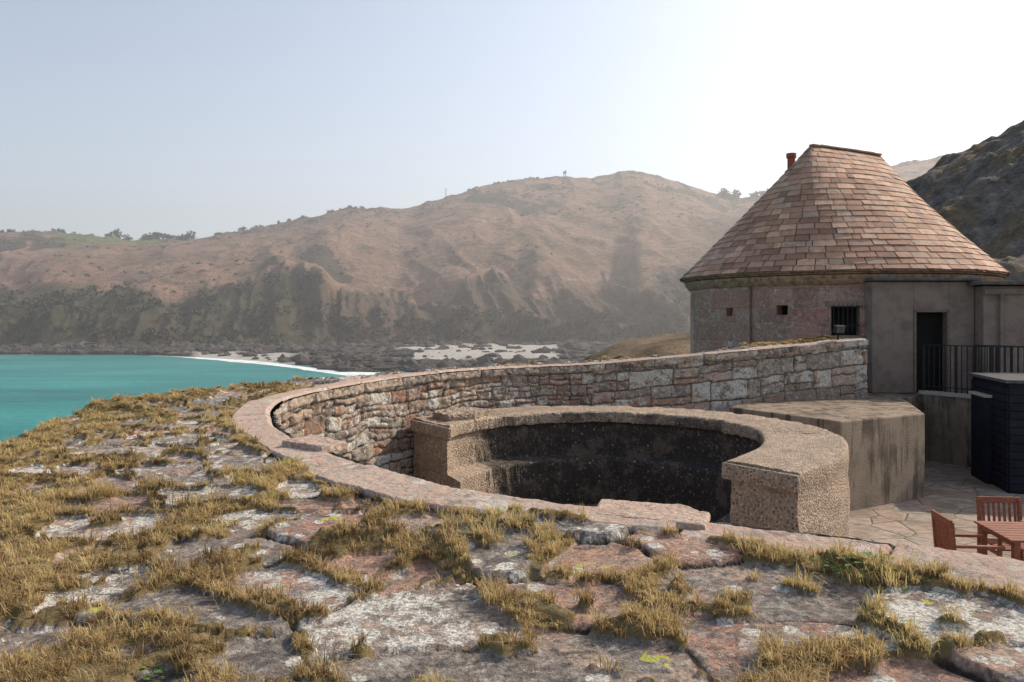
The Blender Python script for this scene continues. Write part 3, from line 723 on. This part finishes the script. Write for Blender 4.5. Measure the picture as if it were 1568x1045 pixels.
m_bush=simple('dark_scrub',(.05,.052,.03),.9,.5,.8)
def leafmass(name,items,mat,per=70):
    V=[];F=[]
    for (x,y,z,r,h) in items:
        n=per
        p=RNG.normal(0,1,(n,3));p/=np.linalg.norm(p,axis=1)[:,None];p*=RNG.uniform(.35,1.1,n)[:,None]
        c=np.stack([x+p[:,0]*r,y+p[:,1]*r,z+h*.5+p[:,2]*h*.5],1)
        for q in c:
            a=Vector(RNG.normal(0,1,3)).normalized();b=a.orthogonal().normalized();s=r*RNG.uniform(.16,.34);k=len(V);cc=a.cross(b)
            V+=[Vector(q)+b*s,Vector(q)+cc*s*.8,Vector(q)-b*s,Vector(q)-cc*s];F.append([k,k+1,k+2,k+3])
    return polys(name,V,F,mat)
it=[]
for px0,px1,n_,h_ in [(165,200,9,5),(215,292,20,6),(330,350,3,3),(365,375,3,4),(385,470,14,3),(500,560,14,2.5),(700,860,22,2),(1105,1128,9,7),(1150,1180,6,6),(0,60,10,2.5),(60,165,12,3)]:
    for k in range(n_):
        p=random.uniform(px0,px1);x,y,z=groundz((p-784)/1220,2.985);hh=h_*random.uniform(.5,1.25);it.append((x,y,z-.3,hh*random.uniform(.5,1.0),hh*1.2))
leafmass('ridge_tree_line',it,m_bush,60)
it=[]
for k in range(800):
    p=random.uniform(-60,1060);l=random.uniform(1.0,1.95)
    if p>520: l=random.uniform(1.0,1.25)
    x,y,z=groundz((p-784)/1220,l);hh=random.uniform(1.5,4.2);it.append((x,y,z-.4,hh*random.uniform(.7,1.2),hh))
for k in range(1100):
    p=random.uniform(-60,1060);l=random.uniform(2.0,2.9);i=np.argmin(np.abs(us-(p-784)/1220));j=np.argmin(np.abs(LV[i]-l))
    if gul[i,j]<.4 and vn(FX[i,j]/40,FY[i,j]/40,9)<.62: continue
    hh=random.uniform(.7,1.9);it.append((FX[i,j],FY[i,j],FZ[i,j]-.4,hh*1.2,hh))
leafmass('hillside_scrub',it,m_bush,22)

# shore boulders
import bmesh
bm=bmesh.new();bmesh.ops.create_icosphere(bm,subdivisions=1,radius=1);IV=np.array([v.co[:] for v in bm.verts]);IF=np.array([[v.index for v in f.verts] for f in bm.faces]);bm.free()
def boulders(name,pos,mat):
    V=[];F=[]
    for i,(x,y,z,r) in enumerate(pos):
        q=IV*RNG.uniform(.6,1.25,(len(IV),1))*np.array([r*RNG.uniform(.8,1.5),r*RNG.uniform(.8,1.4),r*RNG.uniform(.45,.85)])
        a=RNG.uniform(0,6.28);q=np.stack([q[:,0]*math.cos(a)-q[:,1]*math.sin(a),q[:,0]*math.sin(a)+q[:,1]*math.cos(a),q[:,2]],1)
        V.append(q+np.array([x,y,z]));F.append(IF+i*len(IV))
    return npmesh(name,np.vstack(V),np.vstack(F),mat)
def bouldermat():
    m=M('shore_rock');c=m.ramp(m.noise(.12,7,.8),[(.35,(.025,.022,.02)),(.5,(.07,.06,.053)),(.62,(.14,.12,.105)),(.75,(.28,.25,.22))]);m.color(c);m.bump(m.noise(1.2,6,.7),.6,1);return m.m
m_rock=bouldermat()
pos=[]
for k in range(4600):
    p=random.uniform(-60,1000)
    l=random.uniform(.05,1.0) if p>380 else random.uniform(.3,1.02)
    if 590<p<860 and .3<l<.9 and random.random()<.9: continue
    if 290<p<480 and l<.62 and random.random()<.93: continue
    x,y,z=groundz((p-784)/1220,l);pos.append((x,y,z,random.uniform(.4,1.0)**2*4.2))
boulders('shore_rocks',pos,m_rock)

# ---------------- sea ----------------
def seamat():
    m=M('sea_water')
    n=m.noise(.012,6,.65,vec=m.map((1,3,1)))
    c=m.ramp(n,[(.32,(.008,.14,.135)),(.5,(.015,.21,.195)),(.68,(.035,.28,.25))])
    c=m.mix(m.math('MULTIPLY',m.step(m.noise(.35,6,.7,vec=m.map((.5,1.6,1))),.58,.72),.25),c,(.12,.33,.31))
    m.color(c);m.b.inputs['Roughness'].default_value=.4;m.b.inputs['Specular IOR Level'].default_value=.3
    h=m.math('ADD',m.noise(.5,6,.65,vec=m.map((.6,1.4,1))),m.math('MULTIPLY',m.noise(.08,3,.6,vec=m.map((.6,1.6,1))),1.5))
    m.bump(h,.7,.9);return m.m
polys('sea_water',[(-6000,-800,-18),(6000,-800,-18),(6000,9000,-18),(-6000,9000,-18)],[[0,1,2,3]],seamat())
uu=np.linspace(-1.0,-.16,900);yy=np.interp(uu,us,Ys)+6
w1=2.5+10*np.clip(fbm(uu*60,uu*0,4,800)+.1,0,1)+20*ss(-.45,-.36,uu)*(.4+vn(uu*40,uu*0,3))
def foamm():
    m=M('sea_foam');m.color(m.ramp(m.noise(.3,6,.75),[(.35,(.3,.5,.48)),(.5,(.8,.82,.8))]));return m.m
FV=[];
for d_ in (0,.5,1):
    yv=yy-w1*d_+2;FV.append(np.stack([uu*yv,yv,np.full_like(uu,-17.95)],1))
FV=np.stack(FV,1)
npmesh('surf_foam',FV.reshape(-1,3),gridF(900,3),foamm())
x,y,z=groundz((865-784)/1220,2.97);st=empty('lookout_hut')
boxes('hut_cabin',[(x,y,z+6.6,3.4,3,2.2),(x+.9,y,z+8.3,1.2,1,1.4)],m_timber,st)
for sx in (-1.2,1.2):
    for sy in (-1,1): tube('leg',(x+sx*1.2,y+sy,z-1),(x+sx*.8,y+sy,z+5.6),.32,m_timber,st,6)
x,y,z=groundz((683-784)/1220,2.97);po=empty('radio_mast');tube('pole',(x,y,z-1),(x,y,z+11.5),.36,m_black,po,6);boxes('mast_head',[(x,y,z+11.5,1.0,.4,.8)],m_black,po)

# ---------------- haze volume over the bay ----------------
hm=bpy.data.materials.new('sea_haze');hm.use_nodes=True;hn=hm.node_tree.nodes;hn.clear()
ho=hn.new('ShaderNodeOutputMaterial');hv=hn.new('ShaderNodeVolumeScatter');hv.inputs['Density'].default_value=.00068;hv.inputs['Anisotropy'].default_value=.4;hv.inputs['Color'].default_value=(1,.975,.95,1)
hm.node_tree.links.new(hv.outputs[0],ho.inputs['Volume'])
boxes('sea_haze',[(0,910,110,4000,1600,262)],hm)

# ---------------- world, sun, camera ----------------
az=math.radians(63);el=math.radians(36)
dv=Vector((math.sin(az)*math.cos(el),math.cos(az)*math.cos(el),math.sin(el)))
w=bpy.data.worlds.new("World");sc.world=w;w.use_nodes=True
nt=w.node_tree;bg=nt.nodes['Background'];sky=nt.nodes.new('ShaderNodeTexSky');sky.sky_type='NISHITA';sky.sun_disc=False
sky.sun_elevation=el;sky.sun_rotation=az;sky.dust_density=2.0;sky.air_density=1.0;sky.ozone_density=1.5
tcw=nt.nodes.new('ShaderNodeTexCoord')
def wm(op,a,b=0):
    n=nt.nodes.new('ShaderNodeMath');n.operation=op
    for i,v in enumerate((a,b)):
        if isinstance(v,(int,float)): n.inputs[i].default_value=v
        else: nt.links.new(v,n.inputs[i])
    return n.outputs[0]
dn=nt.nodes.new('ShaderNodeVectorMath');dn.operation='DOT_PRODUCT';nt.links.new(tcw.outputs['Generated'],dn.inputs[0]);dn.inputs[1].default_value=dv
sepw=nt.nodes.new('ShaderNodeSeparateXYZ');nt.links.new(tcw.outputs['Generated'],sepw.inputs[0])
hz=wm('POWER',wm('SUBTRACT',1,wm('ABSOLUTE',sepw.outputs[2])),5)
nn=nt.nodes.new('ShaderNodeMath');nn.operation='MULTIPLY_ADD';nt.links.new(dn.outputs['Value'],nn.inputs[0]);nn.inputs[1].default_value=.5;nn.inputs[2].default_value=.5
gl=wm('POWER',nn.outputs[0],3.5)
amt=wm('ADD',wm('ADD',wm('MULTIPLY',hz,2.8),wm('MULTIPLY',gl,2.9)),.5)
hc=nt.nodes.new('ShaderNodeVectorMath');hc.operation='SCALE';hc.inputs[0].default_value=(1,.985,.94);nt.links.new(amt,hc.inputs['Scale'])
ad=nt.nodes.new('ShaderNodeVectorMath');ad.operation='ADD';nt.links.new(sky.outputs[0],ad.inputs[0]);nt.links.new(hc.outputs[0],ad.inputs[1])
nt.links.new(ad.outputs[0],bg.inputs[0]);bg.inputs[1].default_value=.15
sl=bpy.data.lights.new('sun','SUN');sl.energy=5.0;sl.angle=math.radians(.5);sl.color=(1,.88,.72)
so=link(bpy.data.objects.new('sun',sl))
so.rotation_euler=dv.to_track_quat('Z','Y').to_euler();so.location=dv*50
cam=bpy.data.cameras.new('camera');cam.lens=28;cam.sensor_width=36;cam.shift_y=-.0204;cam.clip_end=20000;cam.clip_start=.05
co=link(bpy.data.objects.new('camera',cam));co.rotation_euler=(math.pi/2,0,0);sc.camera=co
